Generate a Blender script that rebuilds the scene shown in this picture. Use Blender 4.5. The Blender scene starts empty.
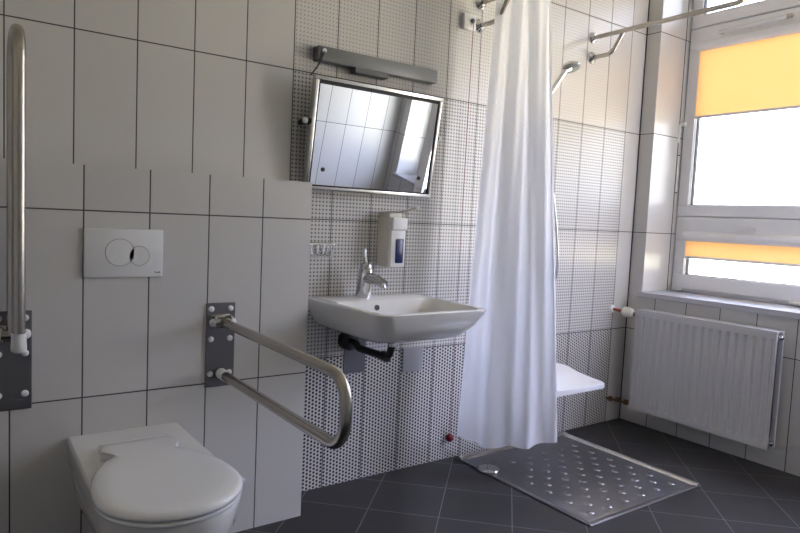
import bpy, bmesh, math, random
from mathutils import Vector, Matrix
random.seed(4)
SC = bpy.context.scene
COL = SC.collection
PI = math.pi

# ------------------------------------------------------------------ layout (metres)
X0, Z0, Y0 = -0.373, 0.583, 0.010      # tile grid origins
W = 2.9695                              # window wall face
DP = 0.20                               # cistern wall projects this far
XR = 0.6251                             # its right end
ZT = 1.3253                             # its top
D = 2.85                                # rear wall
XL = -1.30                              # left wall
H = 2.95                                # ceiling
XF = 3.28                               # window frame face
YA, YB = -0.097, -2.69                  # window opening

# ------------------------------------------------------------------ mesh helpers
class MB:
    def __init__(s):
        s.bm = bmesh.new()
    def box(s, a, b, bev=0.0, seg=2, M=None):
        c = [(a[i] + b[i]) / 2 for i in range(3)]
        d = [abs(b[i] - a[i]) for i in range(3)]
        t = bmesh.new()
        bmesh.ops.create_cube(t, size=1.0)
        for v in t.verts:
            v.co = Vector((v.co.x * d[0] + c[0], v.co.y * d[1] + c[1], v.co.z * d[2] + c[2]))
        if bev > 0:
            bmesh.ops.bevel(t, geom=list(t.edges), offset=bev, segments=seg, affect='EDGES', profile=0.5)
        if M is not None:
            bmesh.ops.transform(t, matrix=M, verts=t.verts)
        s._merge(t)
        return s
    def _merge(s, t):
        me = bpy.data.meshes.new('tmp')
        t.to_mesh(me); t.free()
        s.bm.from_mesh(me)
        bpy.data.meshes.remove(me)
    def rings(s, rings, cap0=True, cap1=True, closed=True):
        vs = [[s.bm.verts.new(p) for p in r] for r in rings]
        n = len(vs[0])
        for i in range(len(vs) - 1):
            for j in range(n if closed else n - 1):
                k = (j + 1) % n
                try: s.bm.faces.new((vs[i][j], vs[i][k], vs[i + 1][k], vs[i + 1][j]))
                except ValueError: pass
        if cap0: s.bm.faces.new(list(reversed(vs[0])))
        if cap1: s.bm.faces.new(vs[-1])
        return s
    def tube(s, pts, r, n=14, caps=True):
        pts = [Vector(p) for p in pts]
        rs = r if isinstance(r, (list, tuple)) else [r] * len(pts)
        up = None
        rings = []
        for i, p in enumerate(pts):
            if i == 0: t = pts[1] - pts[0]
            elif i == len(pts) - 1: t = pts[-1] - pts[-2]
            else: t = (pts[i + 1] - p).normalized() + (p - pts[i - 1]).normalized()
            t.normalize()
            if up is None:
                up = Vector((0, 0, 1)) if abs(t.z) < .9 else Vector((1, 0, 0))
            a = (up - t * up.dot(t))
            if a.length < 1e-5: a = t.orthogonal()
            a.normalize(); up = a
            b = t.cross(a)
            rings.append([p + (a * math.cos(2 * PI * k / n) + b * math.sin(2 * PI * k / n)) * rs[i] for k in range(n)])
        return s.rings(rings, caps, caps)
    def lathe(s, prof, base=(0, 0, 0), axis=(0, 0, 1), n=24):
        """prof: list of (radius, height along axis)"""
        z = Vector(axis).normalized(); x = z.orthogonal().normalized(); y = z.cross(x)
        b = Vector(base)
        rings = []
        for r, h in prof:
            r = max(r, 1e-4)
            rings.append([b + z * h + (x * math.cos(2 * PI * k / n) + y * math.sin(2 * PI * k / n)) * r for k in range(n)])
        return s.rings(rings)
    def grid(s, f, nu, nv):
        vs = [[s.bm.verts.new(f(i / nu, j / nv)) for i in range(nu + 1)] for j in range(nv + 1)]
        for j in range(nv):
            for i in range(nu):
                s.bm.faces.new((vs[j][i], vs[j][i + 1], vs[j + 1][i + 1], vs[j + 1][i]))
        return s
    def build(s, name, mat, parent=None, loc=None, smooth=None, recalc=True):
        if recalc: bmesh.ops.recalc_face_normals(s.bm, faces=s.bm.faces)
        if parent is not None:
            L = wloc(parent)
        else:
            if loc is None:
                xs = [v.co for v in s.bm.verts]
                loc = (sum(v.x for v in xs) / len(xs), sum(v.y for v in xs) / len(xs), min(v.z for v in xs))
            L = Vector(loc)
        for v in s.bm.verts: v.co -= L
        me = bpy.data.meshes.new(name)
        s.bm.to_mesh(me); s.bm.free()
        me.materials.append(mat)
        o = bpy.data.objects.new(name, me)
        COL.objects.link(o)
        if parent is not None: o.parent = parent
        else: o.location = L
        if smooth is not None:
            ang = math.radians(smooth)
            for p in me.polygons: p.use_smooth = True
            try: me.set_sharp_from_angle(angle=ang)
            except Exception: pass
        return o

def wloc(o):
    v = Vector((0, 0, 0))
    while o is not None:
        v += Vector(o.location); o = o.parent
    return v

def empty(name, loc):
    o = bpy.data.objects.new(name, None)
    o.empty_display_size = .1
    COL.objects.link(o); o.location = loc
    return o

def tag(o, label=None, cat=None, group=None, kind=None):
    if label: o['label'] = label
    if cat: o['category'] = cat
    if group: o['group'] = group
    if kind: o['kind'] = kind
    return o

def struct(o):
    o['kind'] = 'structure'; return o

def arc(c, r, a0, a1, ax, ay, n=8):
    c = Vector(c); ax = Vector(ax); ay = Vector(ay)
    return [c + ax * (r * math.cos(a0 + (a1 - a0) * i / n)) + ay * (r * math.sin(a0 + (a1 - a0) * i / n)) for i in range(n + 1)]

def bent(pts, r, n=8):
    """polyline with rounded corners"""
    pts = [Vector(p) for p in pts]
    out = [pts[0]]
    for i in range(1, len(pts) - 1):
        a = (pts[i - 1] - pts[i]).normalized(); b = (pts[i + 1] - pts[i]).normalized()
        ang = a.angle(b)
        d = r / math.tan(ang / 2)
        p0 = pts[i] + a * d; p1 = pts[i] + b * d
        for k in range(n + 1):
            t = k / n
            # circular arc via slerp around the centre
            c = pts[i] + (a + b).normalized() * (r / math.sin(ang / 2))
            v0 = p0 - c; v1 = p1 - c
            w = v0.angle(v1)
            out.append(c + (v0 * math.sin((1 - t) * w) + v1 * math.sin(t * w)) / math.sin(w))
    out.append(pts[-1])
    return out

def rrect(x0, x1, y0, y1, r, z, n=10):
    if not isinstance(r, (list, tuple)): r = [r] * 4
    pts = []
    cs = [(x1 - r[0], y1 - r[0], 0, r[0]), (x0 + r[1], y1 - r[1], PI / 2, r[1]), (x0 + r[2], y0 + r[2], PI, r[2]), (x1 - r[3], y0 + r[3], 1.5 * PI, r[3])]
    for cx, cy, a, rr in cs:
        for k in range(n + 1):
            t = a + PI / 2 * k / n
            pts.append(Vector((cx + rr * math.cos(t), cy + rr * math.sin(t), z)))
    return pts

# ------------------------------------------------------------------ materials
def nm(name):
    m = bpy.data.materials.new(name); m.use_nodes = True
    nt = m.node_tree
    b = nt.nodes['Principled BSDF']
    return m, nt, b

def simple(name, col, rough=.5, metal=0.0, spec=.5, noise=0.0, nscale=30, coat=0):
    m, nt, b = nm(name)
    b.inputs['Base Color'].default_value = (*col, 1)
    b.inputs['Roughness'].default_value = rough
    b.inputs['Metallic'].default_value = metal
    b.inputs['Specular IOR Level'].default_value = spec
    b.inputs['Coat Weight'].default_value = coat
    if noise:
        t = nt.nodes.new('ShaderNodeTexCoord')
        n = nt.nodes.new('ShaderNodeTexNoise'); n.inputs['Scale'].default_value = nscale; n.inputs['Detail'].default_value = 4
        nt.links.new(t.outputs['Object'], n.inputs['Vector'])
        mr = nt.nodes.new('ShaderNodeMapRange')
        mr.inputs['To Min'].default_value = max(0, rough - noise); mr.inputs['To Max'].default_value = min(1, rough + noise)
        nt.links.new(n.outputs['Fac'], mr.inputs['Value'])
        nt.links.new(mr.outputs['Result'], b.inputs['Roughness'])
    return m

def brushed(name, col, rough, stretch=(200, 4, 4)):
    m, nt, b = nm(name)
    b.inputs['Base Color'].default_value = (*col, 1)
    b.inputs['Metallic'].default_value = 1
    t = nt.nodes.new('ShaderNodeTexCoord'); mp = nt.nodes.new('ShaderNodeMapping')
    mp.inputs['Scale'].default_value = stretch
    n = nt.nodes.new('ShaderNodeTexNoise'); n.inputs['Scale'].default_value = 6; n.inputs['Detail'].default_value = 3
    nt.links.new(t.outputs['Object'], mp.inputs['Vector']); nt.links.new(mp.outputs['Vector'], n.inputs['Vector'])
    mr = nt.nodes.new('ShaderNodeMapRange')
    mr.inputs['To Min'].default_value = rough * .8; mr.inputs['To Max'].default_value = rough * 1.2
    nt.links.new(n.outputs['Fac'], mr.inputs['Value']); nt.links.new(mr.outputs['Result'], b.inputs['Roughness'])
    return m

class NT:
    """tiny expression helper for shader maths"""
    def __init__(s, nt): s.nt = nt
    def m(s, op, a, b=None, c=None):
        n = s.nt.nodes.new('ShaderNodeMath'); n.operation = op
        for i, v in enumerate((a, b, c)):
            if v is None: continue
            if isinstance(v, (int, float)): n.inputs[i].default_value = v
            else: s.nt.links.new(v, n.inputs[i])
        return n.outputs[0]
    def edge(s, u, pitch, half, soft):
        """1 on a joint line of half-width half around every multiple of pitch"""
        f = s.m('FRACT', s.m('DIVIDE', u, pitch))
        d = s.m('MULTIPLY', s.m('MINIMUM', f, s.m('SUBTRACT', 1.0, f)), pitch)
        n = s.nt.nodes.new('ShaderNodeMapRange'); n.interpolation_type = 'SMOOTHSTEP'
        n.inputs['From Min'].default_value = half - soft; n.inputs['From Max'].default_value = half + soft
        n.inputs['To Min'].default_value = 1; n.inputs['To Max'].default_value = 0
        s.nt.links.new(d, n.inputs['Value'])
        return n.outputs[0]
    def mix(s, fac, a, b):
        n = s.nt.nodes.new('ShaderNodeMix'); n.data_type = 'RGBA'
        s.nt.links.new(fac, n.inputs[0])
        for i, v in ((6, a), (7, b)):
            if isinstance(v, tuple): n.inputs[i].default_value = (*v, 1)
            else: s.nt.links.new(v, n.inputs[i])
        return n.outputs[2]

TILE = (0.60, 0.587, 0.572)
GROUT = (0.060, 0.054, 0.050)
def tile_material(name, dots=False):
    m, nt, b = nm(name)
    e = NT(nt)
    g = nt.nodes.new('ShaderNodeNewGeometry')
    sp = nt.nodes.new('ShaderNodeSeparateXYZ'); nt.links.new(g.outputs['Position'], sp.inputs[0])
    sn = nt.nodes.new('ShaderNodeSeparateXYZ'); nt.links.new(g.outputs['True Normal'], sn.inputs[0])
    X, Y, Z = sp.outputs
    useY = e.m('GREATER_THAN', e.m('ABSOLUTE', sn.outputs[0]), 0.7)
    top = e.m('GREATER_THAN', e.m('ABSOLUTE', sn.outputs[2]), 0.7)
    ux = e.m('SUBTRACT', X, X0 - 2.0); uy = e.m('SUBTRACT', Y, Y0 - 8.0)
    # inside the window reveal one cut strip runs beside the frame
    rev = e.m('MULTIPLY', e.m('GREATER_THAN', X, W + .003), e.m('SUBTRACT', 1.0, useY))
    ur = e.m('ADD', e.m('MULTIPLY', e.m('SUBTRACT', X, 3.235), .45), 2.0)
    ux = e.m('ADD', e.m('MULTIPLY', ux, e.m('SUBTRACT', 1.0, rev)), e.m('MULTIPLY', ur, rev))
    u = e.m('ADD', e.m('MULTIPLY', ux, e.m('SUBTRACT', 1.0, useY)), e.m('MULTIPLY', uy, useY))
    v = e.m('SUBTRACT', Z, Z0 - 1.2)
    ju = e.edge(u, .2, .0022, .0008)
    jv = e.m('MULTIPLY', e.edge(v, .6, .0022, .0008), e.m('SUBTRACT', 1.0, top))
    j = e.m('MAXIMUM', ju, jv)
    # slight tone difference from tile to tile
    cu = e.m('FLOOR', e.m('DIVIDE', u, .2)); cv = e.m('FLOOR', e.m('DIVIDE', v, .6))
    cb = nt.nodes.new('ShaderNodeCombineXYZ'); nt.links.new(cu, cb.inputs[0]); nt.links.new(cv, cb.inputs[1]); nt.links.new(useY, cb.inputs[2])
    wn = nt.nodes.new('ShaderNodeTexWhiteNoise'); nt.links.new(cb.outputs[0], wn.inputs['Vector'])
    tone = e.mix(wn.outputs['Value'], tuple(c * .965 for c in TILE), tuple(min(1, c * 1.03) for c in TILE))
    col = tone
    if dots:
        inx = e.m('MULTIPLY', e.m('GREATER_THAN', X, X0 + 1.0 + .001), e.m('LESS_THAN', X, X0 + 3.2))
        px = .2 / 12; pz = .6 / 36
        def dotmask(du, dv, rad, soft):
            fu = e.m('SUBTRACT', e.m('FRACT', e.m('ADD', e.m('DIVIDE', u, px), .5 + du)), .5)
            fv = e.m('SUBTRACT', e.m('FRACT', e.m('ADD', e.m('DIVIDE', v, pz), e.m('ADD', dv, .5))), .5)
            d = e.m('SQRT', e.m('ADD', e.m('MULTIPLY', fu, fu), e.m('MULTIPLY', fv, fv)))
            n = nt.nodes.new('ShaderNodeMapRange'); n.interpolation_type = 'SMOOTHSTEP'
            n.inputs['From Min'].default_value = rad - soft; n.inputs['From Max'].default_value = rad + soft
            n.inputs['To Min'].default_value = 1; n.inputs['To Max'].default_value = 0
            nt.links.new(d, n.inputs['Value'])
            return n.outputs[0]
        low = e.m('LESS_THAN', Z, Z0)
        high = e.m('GREATER_THAN', Z, Z0 + 1.2)
        mid = e.m('SUBTRACT', e.m('SUBTRACT', 1.0, low), high)
        stag = e.m('MULTIPLY', e.m('MODULO', e.m('FLOOR', e.m('DIVIDE', u, px)), 2.0), .5)
        lowm = e.m('MULTIPLY', low, dotmask(.5, stag, .335, .05))
        midm = e.m('MULTIPLY', mid, dotmask(.5, .5, .26, .05))
        him = e.m('MULTIPLY', high, dotmask(.5, .5, .19, .05))
        # fine lattice lines in the printed tile
        lat = e.m('MULTIPLY', e.m('MAXIMUM', e.edge(e.m('ADD', u, px / 2), px, .0007, .0004), e.edge(e.m('ADD', v, pz / 2), pz, .0007, .0004)), mid)
        col = e.mix(e.m('MULTIPLY', e.m('MULTIPLY', lat, inx), .45), col, (.20, .185, .17))
        col = e.mix(e.m('MULTIPLY', e.m('MULTIPLY', him, inx), .8), col, (.25, .225, .205))
        col = e.mix(e.m('MULTIPLY', midm, inx), col, (.17, .155, .14))
        col = e.mix(e.m('MULTIPLY', lowm, inx), col, (.018, .017, .018))
    col = e.mix(j, col, GROUT)
    nt.links.new(col, b.inputs['Base Color'])
    r = nt.nodes.new('ShaderNodeMapRange'); r.inputs['To Min'].default_value = .30; r.inputs['To Max'].default_value = .8
    nt.links.new(j, r.inputs['Value']); nt.links.new(r.outputs['Result'], b.inputs['Roughness'])
    bp = nt.nodes.new('ShaderNodeBump'); bp.inputs['Strength'].default_value = .25; bp.inputs['Distance'].default_value = .002
    nt.links.new(e.m('SUBTRACT', 1.0, j), bp.inputs['Height']); nt.links.new(bp.outputs['Normal'], b.inputs['Normal'])
    return m

def floor_material():
    m, nt, b = nm('dark_floor_tile')
    e = NT(nt)
    g = nt.nodes.new('ShaderNodeNewGeometry')
    sp = nt.nodes.new('ShaderNodeSeparateXYZ'); nt.links.new(g.outputs['Position'], sp.inputs[0])
    X, Y, Z = sp.outputs
    s = 1 / math.sqrt(2); p = .2945
    u = e.m('ADD', e.m('MULTIPLY', e.m('ADD', X, Y), s), p * 30 - .430)
    v = e.m('ADD', e.m('MULTIPLY', e.m('SUBTRACT', X, Y), s), p * 30 - .830)
    j = e.m('MAXIMUM', e.edge(u, p, .0014, .0007), e.edge(v, p, .0014, .0007))
    n1 = nt.nodes.new('ShaderNodeTexNoise'); n1.inputs['Scale'].default_value = 5; n1.inputs['Detail'].default_value = 8; n1.inputs['Roughness'].default_value = .65
    nt.links.new(g.outputs['Position'], n1.inputs['Vector'])
    cb = nt.nodes.new('ShaderNodeCombineXYZ')
    nt.links.new(e.m('FLOOR', e.m('DIVIDE', u, p)), cb.inputs[0]); nt.links.new(e.m('FLOOR', e.m('DIVIDE', v, p)), cb.inputs[1])
    wn = nt.nodes.new('ShaderNodeTexWhiteNoise'); nt.links.new(cb.outputs[0], wn.inputs['Vector'])
    f = e.m('ADD', e.m('MULTIPLY', n1.outputs['Fac'], .8), e.m('MULTIPLY', wn.outputs['Value'], .25))
    col = e.mix(f, (.018, .0165, .016), (.037, .035, .034))
    col = e.mix(j, col, (.22, .215, .21))
    nt.links.new(col, b.inputs['Base Color'])
    r = nt.nodes.new('ShaderNodeMapRange'); r.inputs['To Min'].default_value = .38; r.inputs['To Max'].default_value = .58
    nt.links.new(n1.outputs['Fac'], r.inputs['Value']); nt.links.new(r.outputs['Result'], b.inputs['Roughness'])
    bp = nt.nodes.new('ShaderNodeBump'); bp.inputs['Strength'].default_value = .12; bp.inputs['Distance'].default_value = .002
    nt.links.new(n1.outputs['Fac'], bp.inputs['Height']); nt.links.new(bp.outputs['Normal'], b.inputs['Normal'])
    b.inputs['Specular IOR Level'].default_value = .4
    return m

def cloth(name, col, trans, weave=900, rough=.9):
    m, nt, b = nm(name)
    nt.nodes.remove(b)
    out = nt.nodes['Material Output']
    d = nt.nodes.new('ShaderNodeBsdfDiffuse'); d.inputs['Color'].default_value = (*col, 1)
    t = nt.nodes.new('ShaderNodeBsdfTranslucent'); t.inputs['Color'].default_value = (*col, 1)
    mx = nt.nodes.new('ShaderNodeMixShader'); mx.inputs[0].default_value = trans
    nt.links.new(d.outputs[0], mx.inputs[1]); nt.links.new(t.outputs[0], mx.inputs[2])
    nt.links.new(mx.outputs[0], out.inputs['Surface'])
    tc = nt.nodes.new('ShaderNodeTexCoord'); n = nt.nodes.new('ShaderNodeTexNoise'); n.inputs['Scale'].default_value = weave
    nt.links.new(tc.outputs['Object'], n.inputs['Vector'])
    bp = nt.nodes.new('ShaderNodeBump'); bp.inputs['Strength'].default_value = .05; bp.inputs['Distance'].default_value = .001
    nt.links.new(n.outputs['Fac'], bp.inputs['Height'])
    nt.links.new(bp.outputs[0], d.inputs['Normal'])
    return m

def pane_material():
    m, nt, b = nm('window_glass')
    nt.nodes.remove(b)
    out = nt.nodes['Material Output']
    t = nt.nodes.new('ShaderNodeBsdfTransparent'); t.inputs['Color'].default_value = (.93, .96, .95, 1)
    g = nt.nodes.new('ShaderNodeBsdfGlossy'); g.inputs['Roughness'].default_value = .02
    fr = nt.nodes.new('ShaderNodeFresnel'); fr.inputs['IOR'].default_value = 1.45
    mx = nt.nodes.new('ShaderNodeMixShader')
    nt.links.new(fr.outputs[0], mx.inputs[0]); nt.links.new(t.outputs[0], mx.inputs[1]); nt.links.new(g.outputs[0], mx.inputs[2])
    nt.links.new(mx.outputs[0], out.inputs['Surface'])
    return m

M = {}
M['tile'] = tile_material('white_wall_tile')
M['dots'] = tile_material('dotted_wall_tile', True)
M['floor'] = floor_material()
M['paint'] = simple('white_paint', (.72, .72, .70), .9)
M['ceramic'] = simple('white_ceramic', (.78, .775, .76), .09, coat=.3)
M['seat'] = simple('white_seat_plastic', (.80, .80, .81), .2)
M['plastic'] = simple('white_plastic', (.76, .76, .76), .35)
M['ivory'] = simple('ivory_plastic', (.70, .67, .60), .4)
M['pvc'] = simple('window_pvc', (.80, .80, .83), .3)
M['gasket'] = simple('black_gasket', (.02, .02, .02), .6)
M['chrome'] = simple('chrome', (.62, .62, .63), .12, 1)
M['steel'] = brushed('brushed_steel', (.46, .43, .39), .24, (40, 4, 4))
M['frame_steel'] = brushed('mirror_frame_steel', (.70, .68, .65), .25)
M['plate'] = brushed('steel_plate', (.20, .20, .21), .45, (4, 4, 200))
M['tray'] = brushed('tray_steel', (.25, .25, .26), .42, (8, 8, 8))
M['rim'] = brushed('tray_lit_rim_steel', (.66, .64, .61), .22, (8, 8, 8))  # same steel as the tray; light caught by the rim is put into the colour
M['drain'] = simple('dark_chrome', (.5, .5, .51), .12, 1)
M['lampgrey'] = simple('grey_lamp_housing', (.20, .205, .21), .4, .2)
M['lampdark'] = simple('dark_grey_plastic', (.10, .105, .11), .5)
M['mirror'] = simple('mirror_glass', (.86, .88, .90), .004, 1)
M['black'] = simple('black_plastic', (.012, .012, .013), .35)
M['darkgrey'] = simple('dark_recess', (.03, .03, .035), .6)
M['ringline'] = simple('button_groove', (.13, .13, .13), .6)
M['radiator'] = simple('white_radiator_enamel', (.62, .62, .64), .35)
M['brass'] = simple('aged_brass', (.16, .10, .05), .4, .8)
M['copper'] = simple('red_pipe', (.40, .12, .07), .45, .2)
M['blue'] = simple('blue_label', (.025, .035, .12), .25)
M['red'] = simple('red_plastic', (.20, .008, .015), .3)
M['redcord'] = simple('red_cord', (.24, .06, .06), .7)
M['greytile'] = simple('grey_access_panel', (.135, .135, .15), .4, .3)
M['lightpanel'] = simple('light_grey_panel', (.36, .36, .39), .45)
M['sill'] = simple('sill_composite', (.50, .50, .54), .25)
M['curtain'] = cloth('white_curtain_cloth', (.88, .89, .95), .52)
M['blind'] = cloth('yellow_blind_cloth', (.93, .71, .43), .44)
M['joint'] = simple('dark_joint', (.035, .032, .030), .6)
M['glass'] = pane_material()
M['spray'] = simple('grey_spray_face', (.22, .24, .24), .4)
M['ground'] = simple('outdoor_ground', (.45, .385, .20), .95)

# ------------------------------------------------------------------ room shell
T = .12
def slab(name, a, b, mat):
    return struct(MB().box(a, b).build(name, mat))
slab('floor', (XL - T, -D - T, -.12), (W + .45, .12, 0), M['floor'])
slab('ceiling', (XL - T, -D - T, H), (W + .45, .12, H + .12), M['paint'])
slab('wall_back', (XL - T, 0, 0), (W + .45, T, H), M['dots'])
slab('wall_left', (XL - T, -D, 0), (XL, 0, H), M['tile'])
slab('wall_rear', (XL - T, -D - T, 0), (W + .45, -D, H), M['tile'])
slab('wall_cistern', (XL, -DP, 0), (XR, 0, ZT), M['tile'])
ZS, ZO = .79, 2.80
w = MB()
w.box((W, -D, 0), (W + .45, 0, ZS))
w.box((W, YA, ZS), (W + .45, 0, H))
w.box((W, -D, ZS), (W + .45, YB, H))
w.box((W, YB, ZO), (W + .45, YA, H))
struct(w.build('wall_right', M['tile']))
# sill board
struct(MB().box((W - .022, YB - .03, ZS), (XF + .03, -.070, ZS + .032), .004).build('trim_1', M['sill']))

# dark silicone joint where the two tiled walls meet
struct(MB().box((W - .0045, -.0045, 0), (W, 0, H)).build('trim_2', M['joint']))
# ------------------------------------------------------------------ window
win = struct(empty('window_1', (XF, -1.39, .822)))
def ring(mb, x0, x1, ya, yb, za, zb, wd, bev=.004):
    """rectangular frame in the y-z plane; ya > yb"""
    mb.box((x0, yb, za), (x1, ya, za + wd[0]), bev)
    mb.box((x0, yb, zb - wd[1]), (x1, ya, zb), bev)
    mb.box((x0, ya - wd[2], za + wd[0]), (x1, ya, zb - wd[1]), bev)
    mb.box((x0, yb, za + wd[0]), (x1, yb + wd[3], zb - wd[1]), bev)
YM = -1.39
fr = MB()
ring(fr, XF + .012, XF + .09, YA, YB, .822, ZO, (.03, .04, .03, .03))
fr.box((XF + .012, YM - .035, .85), (XF + .09, YM + .035, ZO - .04), .004)
fr.box((XF + .012, YM, 1.265), (XF + .09, YA - .03, 1.335), .004)
fr.box((XF + .012, YB + .03, 2.42), (XF + .09, YA - .03, 2.49), .004)
fr.build('window_frame', M['pvc'], win)
def sash(ya, yb, za, zb, wd, open_at=None, gasket=True):
    s = MB(); ring(s, XF - .012, XF + .055, ya, yb, za, zb, wd, .006)
    o = s.build('sash', M['pvc'], win)
    g = MB()
    ring(g, XF + .004, XF + .03, ya - wd[2] + .001, yb + wd[3] - .001, za + wd[0] - .001, zb - wd[1] + .001, (.005,) * 4, 0)
    g.build('gasket', M['gasket'], o)
    p = MB().box((XF + .018, yb + wd[3] - .004, za + wd[0] - .004), (XF + .024, ya - wd[2] + .004, zb - wd[1] + .004))
    p.build('glass_pane', M['glass'], o)
    return o
s_low = sash(-.105, YM + .01, .842, 1.293, (.09, .150, .08, .08))
s_mid = sash(-.105, YM + .01, 1.297, 2.450, (.07, .125, .078, .08))
s_top = sash(-.105, YM + .01, 2.456, 2.78, (.075, .08, .065, .08))
s_open = sash(YM - .045, -2.672, .842, 2.450, (.09, .09, .25, .08))
# the far casement stands open into the room, turned about its hinge side
_p = Vector((XF - .012, -2.672, 0)) - wloc(win); _p.z = 0
_R = Matrix.Translation(_p) @ Matrix.Rotation(math.radians(39.8), 4, 'Z') @ Matrix.Translation(-_p)
for _o in [s_open] + list(s_open.children):
    _o.data.transform(_R)
s_top2 = sash(YM - .01, -2.672, 2.456, 2.78, (.075, .08, .065, .08))
# handles / hinges on the near column
h = MB().box((XF - .035, -.125, 1.855), (XF - .012, -.100, 1.885), .004)
h.tube(bent([(XF - .030, -.112, 1.872), (XF - .045, -.108, 1.868), (XF - .045, -.098, 1.855), (XF - .043, -.094, 1.755)], .008), [.009] * 21 if False else .008, 10)
h.build('handle', M['plastic'], s_mid, smooth=40)
h = MB().box((XF - .024, -.585, 1.216), (XF - .012, -.545, 1.249), .003)
h.box((XF - .052, -.622, 1.222), (XF - .034, -.498, 1.246), .006); h.box((XF - .038, -.575, 1.226), (XF - .012, -.555, 1.242))
h.build('handle', M['plastic'], s_low, smooth=40)
h = MB(); h.tube([(XF - .034, -.30, 2.394), (XF - .034, -.675, 2.404)], .011, 10)
h.box((XF - .03, -.32, 2.385), (XF - .012, -.30, 2.402), .002)
h.build('opening_rod', M['plastic'], s_mid, smooth=40)
h = MB(); h.lathe([(.010, -.03), (.012, -.02), (.012, .012), (.006, .018)], (XF - .026, -.69, 2.404), (0, -1, 0), 12); h.box((XF - .03, -.70, 2.396), (XF - .012, -.685, 2.412), .002)
h.build('rod_end', M['steel'], s_mid, smooth=40)
h = MB().box((XF - .03, -.094, 1.45), (XF + .0, -.070 - .02 + .002, 1.675), .003)
h.tube([(XF - .028, -.094, 1.452), (XF - .028, -.094, 1.674)], .010, 10)
h.build('hinge', M['plastic'], win, smooth=40)
h = MB()
for zz in (1.444, 1.676): h.lathe([(.011, 0), (.011, .006)], (XF - .028, -.094, zz - .003), (0, 0, 1), 12)
h.build('hinge_cap', M['gasket'], win, smooth=40)
for yy in (-.145, -.85):
    h = MB().box((XF - .034, yy - .03, .830), (XF - .006, yy + .025, .846), .003)
    h.tube([(XF - .026, yy - .028, .838), (XF - .026, yy + .03, .838)], .009, 10)
    h.build('hinge', M['plastic'], win, smooth=40)

def blind(zt, zb, ya, yb, cz, label):
    e = empty('roller_blind', (XF - .01, (ya + yb) / 2, zt))
    tag(e, label, 'blind', 'yellow roller blinds in the window')
    c = MB()
    # rounded cassette
    prof = [(-.012, -.030), (-.030, -.026), (-.040, -.008), (-.040, .012), (-.030, .028), (-.012, .032)]
    rings = [[Vector((XF + p[0], y, cz + p[1])) for p in prof] for y in (ya + .012, yb - .012)]
    c.rings(rings)
    c.build('cassette', M['pvc'], e, smooth=50)
    f = MB().box((XF - .0165, yb, zb), (XF - .0155, ya, cz - .01))
    f.build('blind_cloth', M['blind'], e)
    b = MB().box((XF - .021, yb, zb - .014), (XF - .012, ya, zb + .002), .003)
    b.build('bottom_bar', M['pvc'], e)
    for y0, y1 in ((ya, ya + .012), (yb - .012, yb)):
        MB().box((XF - .020, y0, zb - .55 if zt > 2 else .93), (XF - .0118, y1, cz - .02)).build('guide_rail', M['pvc'], e)
    return e
blind(2.30, 1.912, -.178, YM + .085, 2.335, 'tall yellow roller blind half covering the large window sash')
blind(1.14, 1.050, -.181, YM + .085, 1.172, 'short yellow roller blind on the low window sash above the sill')

# ------------------------------------------------------------------ flush plate
fp = empty('flush_plate', (-.052, -DP, .972))
tag(fp, 'white rectangular flush plate with two round buttons above the toilet', 'flush plate')
MB().box((-.173, -DP - .012, .971), (.069, -DP, 1.128), .004).build('plate', M['plastic'], fp, smooth=40)
def disc_button(cx, cz, r):
    b = MB().lathe([(r, 0), (r, .0014)], (cx, -DP - .012, cz), (0, -1, 0), 48)
    o = b.build('button', M['plastic'], fp)
    g = MB().lathe([(r + .0012, 0), (r + .0012, .0008)], (cx, -DP - .012, cz), (0, -1, 0), 48)
    g.build('button_groove', M['ringline'], o)
disc_button(-.067, 1.052, .0435)
disc_button(-.007, 1.041, .031)
mk = MB()
for i, (dx, hh) in enumerate(((0, .005), (.0035, .003), (.007, .004), (.0105, .003), (.014, .005))):
    mk.box((.043 + dx, -DP - .0126, .984), (.0455 + dx, -DP - .0118, .984 + hh))
mk.build('maker_mark', M['ringline'], fp)

# ------------------------------------------------------------------ grab bars
def grab_plate(root, cx, name_extra=None):
    pl = MB().box((cx - .0525, -DP - .008, .570), (cx + .0525, -DP, .8735), .002)
    pl.build('wall_plate', M['plate'], root)
    for dx in (-.036, .034):
        for z in (.852, .744, .619):
            r = MB().lathe([(.0105, 0), (.0105, .003), (.008, .007), (.004, .0085)], (cx + dx, -DP - .008, z), (0, -1, 0), 16)
            tag(r.build('rivet_cap', M['plastic'], root, smooth=60), 'white plastic rivet cap')
    hb = MB()
    hb.box((cx - .032, -DP - .040, .785), (cx - .026, -DP - .008, .829), .002)
    hb.box((cx + .026, -DP - .040, .785), (cx + .032, -DP - .008, .829), .002)
    hb.box((cx - .032, -DP - .012, .782), (cx + .032, -DP - .008, .832), .002)
    hb.tube([(cx - .030, -DP - .028, .806), (cx + .030, -DP - .028, .806)], .0165, 18)
    o = hb.build('hinge_bracket', M['steel'], root, smooth=40)
    for s in (-1, 1):
        k = MB().lathe([(.0145, 0), (.0145, .008), (.010, .015), (.004, .017)], (cx + s * .031, -DP - .028, .806), (s, 0, 0), 18)
        k.build('pivot_cap', M['plastic'], o, smooth=60)
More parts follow.
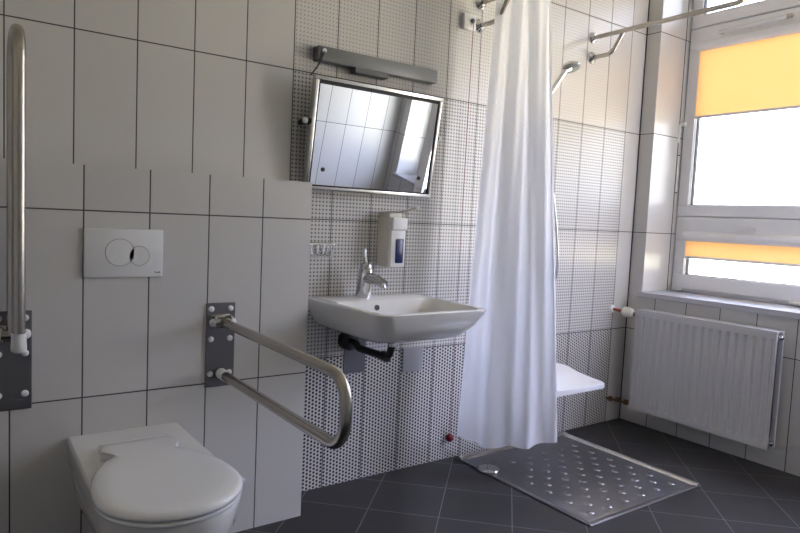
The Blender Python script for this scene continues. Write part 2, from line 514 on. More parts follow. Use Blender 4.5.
def grab_bar(cx, folded, label, tone):
    root = empty('grab_bar', (cx, -DP, .57))
    tag(root, label, 'grab bar', 'folding steel grab bars beside the toilet')
    grab_plate(root, cx)
    py, pz = -DP - .030, .806
    P = [(py, 0), (-1.092, 0), (-1.092, -.186), (-DP - .042, -.186)]
    pts = []
    for y, dz in P:
        if folded:
            # turned 90 degrees up about the pivot
            a = y - py; pts.append((cx, py + dz, pz - a))
        else:
            pts.append((cx, y, pz + dz))
    path = bent(pts, .078, 10)
    MB().tube(path, .0160, 18).build('rail', M['steel'], root, smooth=50)
    e = Vector(pts[3]); d = (Vector(pts[3]) - Vector(pts[2])).normalized()
    MB().lathe([(.0185, -.022), (.0185, .0), (.0195, .014), (.019, .026), (.013, .031)], e - d * .002, d, 20).build('end_stopper', M['plastic'], root, smooth=50)
    return root
grab_bar(.2755, False, 'steel grab bar folded down, reaching out right of the toilet', 0)
grab_bar(-.367, True, 'steel grab bar folded up against the wall left of the toilet', 0)

# ------------------------------------------------------------------ toilet
tx = -.042
lx = -.056      # the lid sits a touch off the bowl's centre
def pan_outline(hw_b, hw_f, yb, yf, z, ym, n=20):
    """back edge straight at yb, front a half ellipse from ym to yf"""
    pts = [Vector((tx + hw_b, yb, z))]
    for k in range(n + 1):
        t = PI * k / n
        c = math.cos(t); s = math.sin(t)
        ex = 1.0
        pts.append(Vector((tx + hw_f * c, ym - (ym - yf) * abs(s) ** ex, z)))
    pts.append(Vector((tx - hw_b, yb, z)))
    pts.append(Vector((tx - hw_b * .5, yb, z))); pts.append(Vector((tx + hw_b * .5, yb, z)))
    return pts
toilet = empty('toilet', (tx, -DP, .09))
tag(toilet, 'white wall-hung toilet with its lid closed, under the flush plate', 'toilet')
b = MB()
R = []
for (z, hb, hf, yf, ym) in ((.455, .165, .170, -.915, -.70), (.455, .172, .176, -.925, -.70), (.449, .1755, .181, -.931, -.70), (.43, .1765, .180, -.930, -.70), (.37, .172, .172, -.912, -.69), (.30, .160, .155, -.865, -.66), (.23, .142, .135, -.79, -.60), (.17, .125, .116, -.70, -.54), (.13, .112, .10, -.62, -.48), (.105, .10, .08, -.54, -.42)):
    R.append(pan_outline(hb - .004, hf, -DP - .0008, yf - .012, z + .004, ym - .02))
b.rings(R)
b.build('bowl', M['ceramic'], toilet, smooth=50)
def lid_outline(grow, z, n=40):
    pts = []
    hw = .183 + grow; yc = -.772; L = .186 + grow
    # hinge tongue at the back, concave shoulder, then the round lid
    a0 = math.radians(54)
    back = -.402 + grow
    tongue = .106 + grow
    pts.append(Vector((lx + tongue * .92, back, z)))
    pts.append(Vector((lx + tongue * 1.02, back - .035, z)))
    pts.append(Vector((lx + tongue * 1.06, back - .060, z)))
    # ellipse elongated towards the hinge
    for k in range(n + 1):
        t = math.radians(68) - math.radians(316) * k / n
        c, s = math.cos(t), math.sin(t)
        Ly = L if s < 0 else .300 + grow
        pts.append(Vector((lx + hw * c if True else 0, yc + Ly * s, z)))
    pts.append(Vector((lx - tongue * 1.06, back - .060, z)))
    pts.append(Vector((lx - tongue * 1.02, back - .035, z)))
    pts.append(Vector((lx - tongue * .92, back, z)))
    return pts
def clean(pts):
    # drop ellipse points that fall behind the shoulder
    out = pts[:3] + [p for p in pts[3:-3] if p.y < -.475] + pts[-3:]
    return out
def lid_ring(g, z): return clean(lid_outline(g, z))
n0 = len(lid_ring(0, 0))
def lid_rings(spec):
    base = lid_ring(0, 0)
    c = Vector((lx, -.72, 0))
    rings = []
    for g, z in spec:
        r = []
        for p in base:
            d = (p - c); d.z = 0
            k = 1 + g / d.length
            q = c + d * k; q.z = z; r.append(q)
        rings.append(r)
    return rings
MB().rings(lid_rings([(-.02, .455), (-.004, .456), (-.001, .460), (-.003, .466), (-.02, .4665)])).build('seat', M['seat'], toilet, smooth=60)
MB().rings(lid_rings([(-.03, .4685), (-.006, .4685), (.001, .473), (.001, .481), (-.004, .488), (-.014, .4925), (-.05, .4945), (-.10, .4955), (-.15, .496)])).build('lid', M['seat'], toilet, smooth=60)
MB().box((lx - .10, -.398, .455), (lx + .10, -.372, .484), .008, 3).build('hinge_block', M['seat'], toilet, smooth=60)
MB().box((lx + .165, -.775, .446), (lx + .207, -.742, .458), .004).build('seat_tab', M['seat'], toilet, smooth=60)

# ------------------------------------------------------------------ washbasin
bx0, bx1 = .716, 1.290
basin = empty('washbasin', (1.0, 0, .70))
tag(basin, 'white ceramic washbasin hung on the dotted wall under the tilted mirror', 'basin')
b = MB()
RR = [
    rrect(bx0 + .13, bx1 - .13, -.34, 0, [.001, .001, .10, .10], .712),
    rrect(bx0 + .085, bx1 - .095, -.43, 0, [.001, .001, .09, .09], .722),
    rrect(bx0 + .052, bx1 - .065, -.485, 0, [.001, .001, .08, .08], .742),
    rrect(bx0 + .025, bx1 - .032, -.525, 0, [.001, .001, .075, .075], .785),
    rrect(bx0 + .008, bx1 - .010, -.545, 0, [.001, .001, .066, .066], .825),
    rrect(bx0 + .001, bx1 - .001, -.551, 0, [.001, .001, .060, .060], .845),
    rrect(bx0, bx1, -.552, 0, [.001, .001, .060, .060], .850),
    rrect(bx0 + .004, bx1 - .004, -.548, -.001, [.001, .001, .058, .058], .8535),
    rrect(bx0 + .018, bx1 - .018, -.534, -.012, [.002, .002, .032, .032], .8545),
    # inner lip
    rrect(bx0 + .028, bx1 - .028, -.524, -.158, .045, .853),
    rrect(bx0 + .036, bx1 - .036, -.517, -.165, .045, .846),
    rrect(bx0 + .056, bx1 - .056, -.497, -.172, .055, .800),
    rrect(bx0 + .082, bx1 - .082, -.470, -.185, .07, .765),
    rrect(bx0 + .14, bx1 - .14, -.42, -.22, .07, .748),
    rrect(bx0 + .24, bx1 - .24, -.36, -.27, .04, .744),
]
for _r in RR:
    for _p in _r: _p.x = 1.0 + (_p.x - 1.0) * (1 + .075 * _p.y / .55); _p.y *= 1.012
b.rings(RR)
b.build('bowl', M['ceramic'], basin, smooth=60)
MB().lathe([(.0125, 0), (.0125, .003)], (.968, -.1695, .820), (0, -1, .3), 20).build('overflow_hole', M['black'], basin)
MB().lathe([(.022, 0), (.022, .003), (.016, .005)], (1.0, -.31, .744), (0, 0, 1), 20).build('drain', M['chrome'], basin, smooth=50)
# tap
tap = empty('basin_tap', (.952, -.085, .8545))
tag(tap, 'chrome single-lever mixer tap standing on the back of the washbasin', 'tap')
t = MB()
def sec(cx, cy, z, hx, hy, n=20, dy=0):
    return [Vector((cx + hx * math.cos(2 * PI * k / n), cy + hy * math.sin(2 * PI * k / n), z + dy * math.sin(2 * PI * k / n))) for k in range(n)]
cxT = .952
t.rings([sec(cxT, -.080, .853, .033, .038), sec(cxT, -.080, .858, .034, .039), sec(cxT, -.087, .895, .032, .039), sec(cxT, -.095, .945, .030, .038), sec(cxT, -.099, .978, .029, .034), sec(cxT, -.099, .986, .022, .026)])
t.build('body', M['chrome'], tap, smooth=50)
t = MB()
t.tube([(cxT, -.10, .940), (cxT, -.15, .943), (cxT, -.20, .938), (cxT, -.238, .930)], [.026, .023, .020, .018], 16)
t.lathe([(.0125, 0), (.0135, .004), (.0135, .020), (.011, .022)], (cxT, -.228, .930), (0, -.35, -1), 16)
t.build('spout', M['chrome'], tap, smooth=50)
t = MB()
t.lathe([(.027, 0), (.0265, .012), (.020, .022), (.006, .026)], (cxT, -.098, .982), (0, -.1, 1), 20)
t.rings([[Vector((cxT + sx * w_, y + dy, z)) for sx, dy in ((-1, -.004), (1, -.004), (1, .004), (-1, .004))] for (w_, y, z) in ((.008, -.098, 1.000), (.006, -.092, 1.02), (.005, -.086, 1.045), (.004, -.084, 1.066))])
t.build('lever', M['chrome'], tap, smooth=40)
# siphon under the basin
sp = empty('bottle_trap', (.965, 0, .62))
tag(sp, 'dark space-saving waste trap against the wall under the washbasin', 'trap')
t = MB().lathe([(.045, 0), (.045, .018), (.042, .035), (.030, .040)], (.925, -.004, .655), (0, -1, 0), 28)
t.build('wall_rose', M['black'], sp, smooth=45)
t = MB().tube(bent([(.925, -.035, .655), (.925, -.085, .655), (.93, -.10, .635), (.965, -.225, .625), (.975, -.27, .635), (.985, -.285, .709)], .02), .0165, 14)
t.lathe([(.022, 0), (.022, .03)], (.966, -.235, .626), (.08, -1, 0), 18)
t.build('waste_pipe', M['black'], sp, smooth=50)
t = MB().lathe([(.024, 0), (.024, .02), (.020, .03)], (.983, -.283, .675), (0, 0, 1), 18)
t.tube([(.99, -.28, .695), (.94, -.06, .690)], .004, 8)
t.build('coupling', M['chrome'], sp, smooth=50)
tag(MB().box((.915, -.005, .500), (1.024, 0, .700), .0015).build('access_panel', M['greytile']), 'dark grey rectangular cover plate behind the waste trap', 'cover plate')
tag(MB().box((1.238, -.007, .473), (1.358, 0, .592), .003).build('cover_plate', M['lightpanel']), 'light grey square cover plate on the wall below the washbasin', 'cover plate')

# ------------------------------------------------------------------ mirror
mz0, mz1, my0, my1 = 1.303, 1.750, -.062, -.130
mx0, mx1 = .664, 1.308
tilt = math.atan2(-(my1 - my0), mz1 - mz0)
ml = math.hypot(my1 - my0, mz1 - mz0)
mirror = empty('tilting_mirror', ((mx0 + mx1) / 2, 0, 1.30))
tag(mirror, 'rectangular steel-framed mirror tilted forward above the washbasin', 'mirror')
MX = Matrix.Translation((0, my0, mz0)) @ Matrix.Rotation(tilt, 4, 'X')   # local z runs up the mirror, -y towards the room
f = MB(); fw = .016; fd = .030
f.box((mx0, 0, 0), (mx1, fd, fw), .002, 2, MX); f.box((mx0, 0, ml - fw), (mx1, fd, ml), .002, 2, MX)
f.box((mx0, 0, fw), (mx0 + fw, fd, ml - fw), .002, 2, MX); f.box((mx1 - fw, 0, fw), (mx1, fd, ml - fw), .002, 2, MX)
f.build('frame', M['frame_steel'], mirror, smooth=35)
f = MB().box((mx0 + fw - .001, .0085, fw - .001), (mx1 - fw + .001, .026, ml - fw + .001), 0, 2, MX)
f.build('backing', M['gasket'], mirror)
gi = .008
f = MB().box((mx0 + fw + gi, .005, fw + gi * .7), (mx1 - fw - gi, .0088, ml - fw - .014), 0, 2, MX)
f.build('mirror_glass', M['mirror'], mirror)
for xx in (mx0 + .075, mx1 - .075):
    c = MB().lathe([(.009, 0), (.009, .002), (.004, .005)], MX @ Vector((xx, .005, .085)), MX.to_3x3() @ Vector((0, -1, 0)), 16)
    c.build('mirror_screw', M['gasket'], mirror, smooth=60)
for s, xx in ((-1, mx0), (1, mx1)):
    c = MB(); zc = 1.575; yc = -.085
    c.box((xx + s * .004, -.092, zc - .011), (xx + s * .010, 0, zc + .011), .001)
    c.lathe([(.010, 0), (.010, .016)], (xx - s * .002, yc, zc), (s, 0, 0), 14)
    o = c.build('pivot_bracket', M['gasket'], mirror, smooth=40)
    k = MB().lathe([(.012, 0), (.012, .012), (.008, .016)], (xx + s * .013, yc, zc), (s, 0, 0), 16)
    k.build('pivot_knob', M['plastic'], o, smooth=50)

# ------------------------------------------------------------------ lamp above the mirror
lamp = empty('mirror_lamp', (1.02, 0, 1.828))
tag(lamp, 'long grey wall lamp mounted above the mirror', 'lamp')
MB().box((.713, -.052, 1.829), (1.326, 0, 1.888), .003).build('housing', M['lampgrey'], lamp, smooth=35)
MB().box((.7115, -.050, 1.831), (.7145, -.002, 1.886), .001).build('end_cap', M['lampdark'], lamp)
MB().box((.885, -.056, 1.806), (1.055, -.012, 1.830), .003).build('socket_block', M['lampdark'], lamp)
c = MB().lathe([(.009, 0), (.009, .008), (.006, .010)], (.735, -.052, 1.868), (0, -1, 0), 14); c.build('switch', M['plastic'], lamp, smooth=50)
c = MB().tube([(.735, -.060, 1.865), (.725, -.058, 1.835), (.712, -.04, 1.80), (.700, -.014, 1.772)], .0035, 8); c.build('cord', M['lampdark'], lamp, smooth=60)

# ------------------------------------------------------------------ soap dispenser
sd = empty('soap_dispenser', (1.105, 0, .985))
tag(sd, 'white wall soap dispenser with a blue window, right of the tap', 'soap dispenser')
d = MB(); d.box((1.066, -.095, .985), (1.146, 0, 1.205), .006, 3)
d.box((1.072, -.085, 1.20), (1.140, 0, 1.228), .008, 3)
d.build('body', M['ivory'], sd, smooth=40)
MB().box((1.067, -.112, .987), (1.145, -.094, 1.150), .005, 3).build('front_cover', M['plastic'], sd, smooth=40)
MB().box((1.066, -.122, 1.150), (1.148, -.090, 1.206), .008, 3).build('spout_head', M['plastic'], sd, smooth=40)
MB().box((1.092, -.1135, 1.005), (1.132, -.111, 1.112), .004).build('level_window', M['blue'], sd, smooth=40)
d = MB(); d.box((1.098, -.13, 1.226), (1.114, -.02, 1.233), .002); 
d.rings([[Vector((1.106 + sx * .010, y, z + dz)) for sx, dz in ((-1, -.003), (1, -.003), (1, .003), (-1, .003))] for y, z in ((-.125, 1.230), (-.19, 1.240), (-.245, 1.252))])
d.build('elbow_lever', M['ivory'], sd, smooth=40)

# ------------------------------------------------------------------ wire soap basket
ba = empty('wire_soap_basket', (.735, 0, 1.025))
tag(ba, 'small chrome wire soap basket on the wall left of the tap', 'soap basket')
d = MB()
def rr_wire(z, x0, x1, y0, y1): 
    p = [Vector(v) for v in rrect(x0, x1, y0, y1, .012, z, 4)]
    p.append(p[0]); return p
d.tube(rr_wire(1.082, .66, .805, -.085, -.006), .0048, 8); d.tube(rr_wire(1.032, .668, .797, -.078, -.006), .003, 8)
d.build('rim_wire', M['chrome'], ba, smooth=60)
d = MB()
for i in range(5):
    xx = .675 + i * .029
    d.tube(bent([(xx, -.085, 1.082), (xx, -.078, 1.030), (xx, -.006, 1.030), (xx, -.006, 1.082)], .008, 4), .0034, 6)
for zz in (1.05, 1.066): d.tube([(.66, -.084, zz), (.805, -.084, zz)], .0018, 6)
d.build('basket_wire', M['chrome'], ba, smooth=60)

# ------------------------------------------------------------------ emergency cord
em = empty('emergency_pull_cord', (1.53, 0, .10))
tag(em, 'white alarm box with a red pull cord hanging down the dotted wall', 'pull cord')
MB().box((1.494, -.025, 2.118), (1.570, 0, 2.194), .005).build('switch_box', M['plastic'], em, smooth=40)
d = MB().lathe([(.012, 0), (.010, .006), (.004, .010)], (1.545, -.028, 2.16), (0, -1, 0), 14); d.build('cord_outlet', M['spray'], em, smooth=50)
MB().tube([(1.545, -.034, 2.158), (1.545, -.033, 2.10), (1.543, -.028, 1.6), (1.541, -.024, .9), (1.541, -.022, .13)], .0015, 8).build('cord', M['redcord'], em, smooth=60)
MB().lathe([(.003, .022), (.010, .020), (.0185, .010), (.0205, 0), (.0185, -.010), (.010, -.018), (.002, -.020)], (1.541, -.022, .112), (0, 0, 1), 20).build('pull_ball', M['red'], em, smooth=60)

# ------------------------------------------------------------------ curtain rail
rail = empty('curtain_rail', (2.04, 0, 2.15))
tag(rail, 'U-shaped steel shower curtain rail with braces fixed to the dotted wall', 'curtain rail')
RX0, RX1, RZ = 1.612, 2.466, 2.266
MB().tube(bent([(RX0, -.004, RZ), (RX0, -.875, RZ), (RX1, -.875, RZ), (RX1, -.004, RZ)], .075, 8), .0125, 16).build('rail', M['steel'], rail, smooth=50)
for xx in (RX0, RX1):
    for zz in (RZ, 2.156):
        d = MB().lathe([(.034, 0), (.034, .003), (.030, .010), (.020, .014), (.0165, .022)], (xx, 0, zz), (0, -1, 0), 26)
        d.build('flange', M['chrome'], rail, smooth=50)
    d = MB().tube(bent([(xx, -.004, 2.156), (xx, -.135, 2.156), (xx, -.205, 2.264)], .07, 8), .0115, 14)
    d.build('brace', M['steel'], rail, smooth=50)

# ------------------------------------------------------------------ shower curtain
def lerp(a, b, t): return a + (b - a) * t
def polyline(P, t):
    P = [Vector(p) for p in P]
    L = [0]
    for i in range(len(P) - 1): L.append(L[-1] + (P[i + 1] - P[i]).length)
    s = t * L[-1]
    for i in range(len(P) - 1):
        if s <= L[i + 1] + 1e-9:
            return P[i].lerp(P[i + 1], (s - L[i]) / (L[i + 1] - L[i]))
    return P[-1]
def smoothline(P, t, w=.06):
    acc = Vector((0, 0, 0)); n = 9
    for k in range(n): acc += polyline(P, min(1, max(0, t + w * (k / (n - 1) * 2 - 1))))
    return acc / n
TOP = [(RX0, -.125, 2.236), (RX0, -.455, 2.236)]
BOT = [(1.475, -.150, .185), (1.468, -.250, .180), (1.490, -.335, .175), (1.62, -.430, .172), (1.830, -.470, .200)]
def curtain_pt(u, v):
    a = polyline(TOP, u); b = smoothline(BOT, u)
    k = v ** 1.05
    p = a.lerp(b, k)
    ta = (polyline(TOP, min(1, u + .02)) - polyline(TOP, max(0, u - .02)))
    tb = (smoothline(BOT, min(1, u + .02)) - smoothline(BOT, max(0, u - .02)))
    t = ta.lerp(tb, k); t.z = 0; t.normalize()
    nrm = Vector((t.y, -t.x, 0))
    env = min(1, u / .04) * min(1, (1 - u) / .04)
    f = .70 * math.sin(2 * PI * (3.3 * u + .10 * math.sin(2.2 * v + 5 * u)) + .6) + .34 * (1 - .6 * k) * math.sin(2 * PI * (6.1 * u + .20 * v) + 1.1) + .22 * math.sin(2 * PI * (1.7 * u - .25 * v) + .4)
    amp = lerp(.024, .027, k)
    q = p + nrm * amp * f * (.4 + .6 * env)
    q.z += .003 * math.sin(3 * v + 9 * u) if v > .02 else 0
    return q
cm = MB().grid(curtain_pt, 150, 60)
cu = cm.build('shower_curtain', M['curtain'], smooth=80, recalc=False)
for i in range(8):
    u = (i + .5) / 8
    p = curtain_pt(u, 0)
    ring_pts = [Vector((RX0 + .021 * math.sin(a), p.y + (.0), RZ - .004 + .023 * math.cos(a))) for a in [2 * PI * k / 20 for k in range(21)]]
    MB().tube(ring_pts, .0018, 6, False).build('curtain_ring', M['plastic'], cu, smooth=60)
tag(cu, 'long white shower curtain drawn together on the left of the shower', 'curtain')

# ------------------------------------------------------------------ shower set
sh = empty('hand_shower_set', (2.03, 0, .80))
tag(sh, 'chrome hand shower on a wall bar half hidden by the curtain', 'shower')
d = MB().tube([(2.02, -.05, 1.10), (2.02, -.05, 1.96)], .010, 14)
for zz in (1.12, 1.94): d.lathe([(.018, 0), (.018, .006), (.012, .012), (.012, .055)], (2.02, 0, zz), (0, -1, 0), 16)
d.build('wall_bar', M['chrome'], sh, smooth=50)
MB().box((2.0, -.10, 1.845), (2.04, -.03, 1.890), .008, 3).build('slider', M['chrome'], sh, smooth=50)
hd = Vector((2.155, -.12, 2.035)); hb = Vector((2.015, -.098, 1.850)); ht = Vector((2.120, -.115, 2.010))
MB().tube([hb, hb.lerp(ht, .5), ht, hd + Vector((-.005, 0, -.008))], [.011, .013, .014, .016], 16).build('handle', M['chrome'], sh, smooth=50)
ax = Vector((-.10, -.35, -.93)).normalized()
MB().lathe([(.010, -.022), (.030, -.018), (.046, -.006), (.050, .004), (.049, .009)], hd, ax, 32).build('shower_head', M['chrome'], sh, smooth=50)
MB().lathe([(.043, .009), (.043, .0105), (.040, .012)], hd, ax, 32).build('spray_face', M['spray'], sh, smooth=50)
hp = [(2.012, -.098, 1.845), (2.00, -.10, 1.75), (2.05, -.10, 1.55), (2.13, -.095, 1.30), (2.185, -.085, 1.08), (2.195, -.08, .95), (2.165, -.075, .86), (2.08, -.07, .84), (2.02, -.065, .90), (2.01, -.05, 1.05)]
def catmull(P, n=8):
    P = [Vector(p) for p in P]; out = []
    for i in range(len(P) - 1):
        p0 = P[max(0, i - 1)]; p1 = P[i]; p2 = P[i + 1]; p3 = P[min(len(P) - 1, i + 2)]
        for k in range(n):
            t = k / n
            out.append(.5 * ((2 * p1) + (-p0 + p2) * t + (2 * p0 - 5 * p1 + 4 * p2 - p3) * t * t + (-p0 + 3 * p1 - 3 * p2 + p3) * t ** 3))
    out.append(P[-1]); return out
MB().tube(catmull(hp), .0065, 12).build('hose', M['chrome'], sh, smooth=60)
d = MB().lathe([(.010, 0), (.010, .02), (.014, .03), (.014, .05)], (2.132, -.005, 1.428), (0, -1, 0), 14); d.build('hose_holder', M['chrome'], sh, smooth=50)

# ------------------------------------------------------------------ folding shower seat
st = empty('folding_shower_seat', (2.05, 0, .37))
tag(st, 'white folding shower seat on the wall behind the curtain', 'shower seat')
def seat_pt(x, s):
    """s 0 at wall .. 1 front; height of the contoured top"""
    y = lerp(-.045, -.405, s)
    z = .437 - .030 * (3 * s * s - 2 * s ** 3 if s < 1 else 1) + .008 * math.sin(PI * min(1, s * 2.2)) * (1 if s < .46 else 0)
    return y, z
sx0, sx1 = 1.835, 2.262
ns = 24
def seat_half(s):
    # width narrows at the back, rounded front corners
    w = 1.0
    if s < .25: w = .86 + .14 * math.sin(PI / 2 * s / .25)
    if s > .88: w = 1 - .10 * (1 - math.sqrt(max(0, 1 - ((s - .88) / .12) ** 2)))
    return w
rings = []
for i in range(ns + 1):
    s = i / ns
    y, z = seat_pt(0, s)
    hw = (sx1 - sx0) / 2 * seat_half(s); cx = (sx0 + sx1) / 2
    th = .030
    r = .010
    ring_ = []
    for k in range(13):
        t = -1 + 2 * k / 12
        ring_.append(Vector((cx + (hw - r) * t, y, z - .006 * (1 - t * t))))
    ring_ += [Vector((cx + hw, y, z - r)), Vector((cx + hw, y, z - th + r)), Vector((cx + hw - r, y, z - th)), Vector((cx - hw + r, y, z - th)), Vector((cx - hw, y, z - th + r)), Vector((cx - hw, y, z - r))]
    rings.append(ring_)
MB().rings(rings).build('seat', M['plastic'], st, smooth=55)
for xx in (1.92, 2.18):
    d = MB()
    d.box((xx - .015, -.30, .378), (xx + .015, -.01, .398), .003)
    d.box((xx - .025, -.012, .33), (xx + .025, 0, .43), .003)
    d.build('wall_bracket', M['steel'], st)

# ------------------------------------------------------------------ shower tray
tr = empty('shower_tray', (1.99, -.45, 0))
tag(tr, 'stainless steel floor shower tray with raised dimples', 'shower tray')
ta, tb = (1.582, 2.392), (-.868, -.030)     # x range, y range
t = MB().box((ta[0], tb[0], 0.0), (ta[1], tb[1], .006), .002)
cnt = 0
for i in range(-2, 14):
    x = 2.28 - .06 * i
    for j in range(0, 9):
        y = -.155 - .115 * j - (.0575 if i % 2 == 0 else 0)
        if not (ta[0] + .05 < x < ta[1] - .07 and tb[0] + .055 < y < tb[1] - .13): continue
        if math.hypot(x - 1.625, y + .225) < .15: continue
        t.lathe([(.0175, 0), (.0155, .0018), (.010, .0042), (.004, .005)], (x, y, .0058), (0, 0, 1), 12)
t.build('tray_pan', M['tray'], tr, smooth=40)
def rim_prof(w, h): return [(0, 0), (.0, h * .55), (w * .18, h * .9), (w * .4, h), (w * .7, h * .75), (w, .1 * h), (w, 0)]
rb = MB()
rb.rings([[Vector((x, tb[1] + .002 - p[0], .003 + p[1])) for p in rim_prof(.050, .016)] for x in (ta[0], ta[1])])
rb.rings([[Vector((ta[1] + .002 - p[0], y, .003 + p[1])) for p in rim_prof(.042, .014)] for y in (tb[1], tb[0])])
rb.build('rim', M['rim'], tr, smooth=50)
rb = MB()
rb.rings([[Vector((x, tb[0] - .002 + p[0], .003 + p[1])) for p in rim_prof(.030, .006)] for x in (ta[0], ta[1])])
rb.rings([[Vector((ta[0] - .002 + p[0], y, .003 + p[1])) for p in rim_prof(.030, .005)] for y in (tb[1], tb[0])])
rb.build('entry_lip', M['tray'], tr, smooth=50)
MB().lathe([(.056, 0), (.056, .004), (.050, .010), (.03, .0135), (.005, .0145)], (1.622, -.228, .006), (0, 0, 1), 30).build('drain_cover', M['drain'], tr, smooth=50)

# ------------------------------------------------------------------ radiator
ra = empty('panel_radiator', (2.905, -.55, .118))
tag(ra, 'white ribbed panel radiator on the wall below the window sill', 'radiator')
ry0, ry1, rz0, rz1 = -.133, -.942, .116, .712
fx = 2.862
NR = 17
def front(u, v):
    y = lerp(ry0, ry1, u); z = lerp(rz0, rz1, v)
    m = .030
    uu = (u - .018) / (1 - .036)
    x = fx
    if 0 < uu < 1:
        ph = math.cos(2 * PI * NR * uu)
        g = max(0, min(1, (ph + .05) / .35)); g = 1 - g * g * (3 - 2 * g)   # 1 on flat crest between grooves
        e = min(1, max(0, (z - rz0 - m) / .012), max(0, (rz1 - m - z) / .012))
        e = max(0, e)
        x = fx + .0055 * (1 - g) * e
    return Vector((x, y, z))
f = MB()
ub = NR * 12
zs = [0, .035, .050, .053, .058, .064, .070, .30, .60, .930, .936, .942, .947, .950, .965, 1.0]
vs = [[f.bm.verts.new(front(i / ub, v)) for i in range(ub + 1)] for v in zs]
for j in range(len(zs) - 1):
    for i in range(ub): f.bm.faces.new((vs[j][i], vs[j][i + 1], vs[j + 1][i + 1], vs[j + 1][i]))
f.box((fx + .0005, ry1, rz0), (fx + .016, ry0, rz0 + .003)); f.box((fx + .0005, ry1, rz1 - .003), (fx + .016, ry0, rz1))
f.box((fx + .0085, ry1, rz0), (fx + .016, ry0, rz1))
f.box((fx + .0002, ry1, rz0), (fx + .016, ry1 + .003, rz1)); f.box((fx + .0002, ry0 - .003, rz0), (fx + .016, ry0, rz1))
f.build('front_panel', M['radiator'], ra, smooth=40, recalc=False)
MB().box((2.930, ry1 - .002, rz0), (2.945, ry0, rz1), .003).build('rear_panel', M['radiator'], ra)
f = MB()
for i in range(30):
    y = lerp(ry0 - .02, ry1 + .03, i / 29)
    f.box((fx + .020, y - .001, rz0 + .02), (2.930, y + .001, rz1 - .02))
f.box((fx + .017, ry1 + .02, rz0 + .05), (2.9295, ry1 + .0215, rz1 - .05))
f.build('convector_fins', M['darkgrey'], ra)
g = MB(); g.box((fx + .002, ry1, rz1), (fx + .022, ry0 - .004, rz1 + .010), .002); g.box((2.922, ry1, rz1), (2.945, ry0 - .004, rz1 + .010), .002)
for i in range(40):
    y = lerp(ry0 - .010, ry1 + .010, i / 39); g.box((fx + .020, y - .004, rz1 + .004), (2.924, y + .004, rz1 + .009))
g.build('top_grille', M['radiator'], ra)
v = MB(); v.tube([(2.817, 0, .709), (2.835, -.035, .704), (2.855, -.070, .697)], .0095, 12)
o = v.build('supply_pipe', M['copper'], ra, smooth=50)
v = MB().lathe([(.024, 0), (.024, .004), (.018, .010)], (2.817, 0, .709), (0, -1, 0), 18); v.build('pipe_rose', M['plastic'], o, smooth=50)
v = MB().lathe([(.018, -.014), (.030, -.006), (.032, .010), (.032, .030), (.026, .048), (.014, .056)], (2.858, -.062, .698), (.25, -1, -.12), 20); o = v.build('thermostat_valve', M['ivory'], ra, smooth=45)
v = MB().lathe([(.011, 0), (.013, .004), (.013, .020), (.011, .024)], (2.870, -.112, .690), (.2, -1, 0), 14); v.build('valve_nut', M['spray'], o, smooth=45)
v = MB().tube([(2.820, 0, .150), (2.842, -.05, .147), (2.872, -.14, .143)], .0075, 12)
v.lathe([(.016, 0), (.016, .018)], (2.827, -.015, .150), (.3, -1, 0), 8); v.lathe([(.013, 0), (.013, .018), (.008, .024)], (2.845, -.055, .150), (.2, -1, .3), 8); v.lathe([(.016, 0), (.016, .026)], (2.862, -.098, .145), (.3, -1, 0), 8)
v.build('return_valve', M['brass'], ra, smooth=30)
v = MB().lathe([(.013, 0), (.013, .014), (.009, .018)], (2.890, ry1 - .000, .690), (0, -1, 0), 14); o = v.build('bleed_valve', M['chrome'], ra, smooth=45)
v = MB().lathe([(.006, 0), (.006, .003)], (2.890, ry1 - .018, .690), (0, -1, 0), 10); v.build('valve_stem', M['black'], o)
v = MB().lathe([(.012, 0), (.012, .012), (.008, .016)], (2.890, ry1 - .000, .146), (0, -1, 0), 14); v.build('drain_plug', M['chrome'], ra, smooth=45)

# ------------------------------------------------------------------ outdoors and light
gnd = MB().box((3.6, -40, -.80), (60, 40, -.70)).build('ground', M['ground'])
struct(gnd)

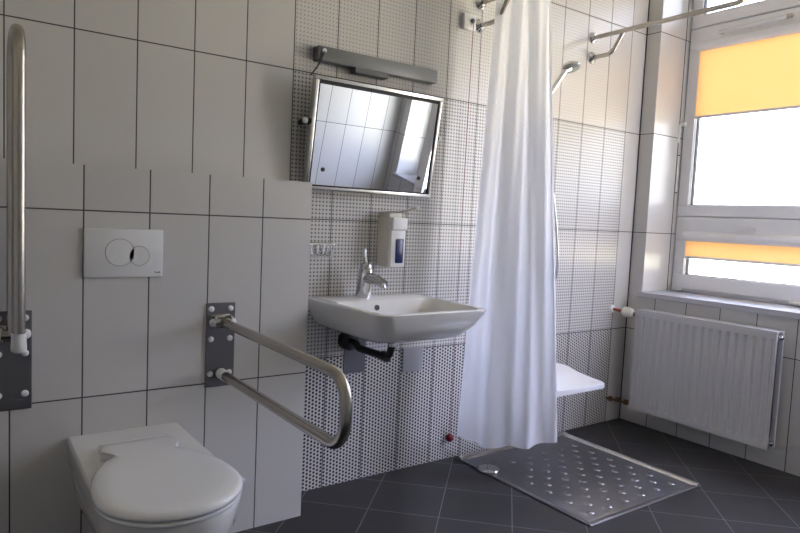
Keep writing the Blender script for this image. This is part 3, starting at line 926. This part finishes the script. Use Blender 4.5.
wd = bpy.data.worlds.new('sky'); SC.world = wd; wd.use_nodes = True
nt = wd.node_tree
bg = nt.nodes['Background']
tc = nt.nodes.new('ShaderNodeTexCoord'); sx = nt.nodes.new('ShaderNodeSeparateXYZ')
nt.links.new(tc.outputs['Generated'], sx.inputs[0])
cr = nt.nodes.new('ShaderNodeValToRGB')
el = cr.color_ramp.elements
el[0].position = 0.0; el[0].color = (.29, .28, .27, 1)
el[1].position = .80; el[1].color = (1.25, 1.33, 1.95, 1)
e2 = el.new(.30); e2.color = (.48, .505, .67, 1)
nt.links.new(sx.outputs[2], cr.inputs[0]); nt.links.new(cr.outputs[0], bg.inputs['Color'])
bg.inputs['Strength'].default_value = 14.0

sun = bpy.data.lights.new('sun', 'SUN'); sun.energy = 22; sun.angle = math.radians(.6); sun.color = (1, .93, .82)
so = bpy.data.objects.new('sun', sun); COL.objects.link(so)
so.rotation_euler = Vector((.55, -.25, -.80)).to_track_quat('-Z', 'Y').to_euler()   # comes from behind the building: no direct sun inside

pl = bpy.data.lights.new('window_portal', 'AREA'); pl.shape = 'RECTANGLE'; pl.size = 2.6; pl.size_y = 2.0
pl.cycles.is_portal = True
po = bpy.data.objects.new('window_portal', pl); COL.objects.link(po)
po.location = (W + .46, (YA + YB) / 2, 1.81)
po.rotation_euler = Vector((-1, 0, 0)).to_track_quat('-Z', 'Z').to_euler()

# ------------------------------------------------------------------ camera
def rotvec(r):
    a = Vector(r); th = a.length
    return Matrix.Rotation(th, 3, a.normalized())
Rm = rotvec((-.0865, -.0208, -.6192))
right = Rm @ Vector((1, 0, 0)); fwd = Rm @ Vector((0, 1, 0)); up = Rm @ Vector((0, 0, 1))
cam = bpy.data.cameras.new('camera'); cam.sensor_width = 36; cam.lens = 643.32 / 800 * 36; cam.clip_start = .02
co = bpy.data.objects.new('camera', cam); COL.objects.link(co)
mw = Matrix((right, up, -fwd)).transposed().to_4x4(); mw.translation = (-.5382, -2.4294, 1.2032)
co.matrix_world = mw
SC.camera = co

vs_ = SC.view_settings
SC.display_settings.display_device = 'sRGB'
vs_.view_transform = 'Standard'; vs_.look = 'None'; vs_.gamma = 1; vs_.use_curve_mapping = False
vs_.exposure = 0.56
SC.cycles.max_bounces = 14; SC.cycles.diffuse_bounces = 8; SC.cycles.glossy_bounces = 6; SC.cycles.transparent_max_bounces = 16
SC.cycles.sample_clamp_indirect = 6
SC.cycles.use_denoising = True
try: SC.cycles.denoiser = 'OPENIMAGEDENOISE'
except Exception: pass
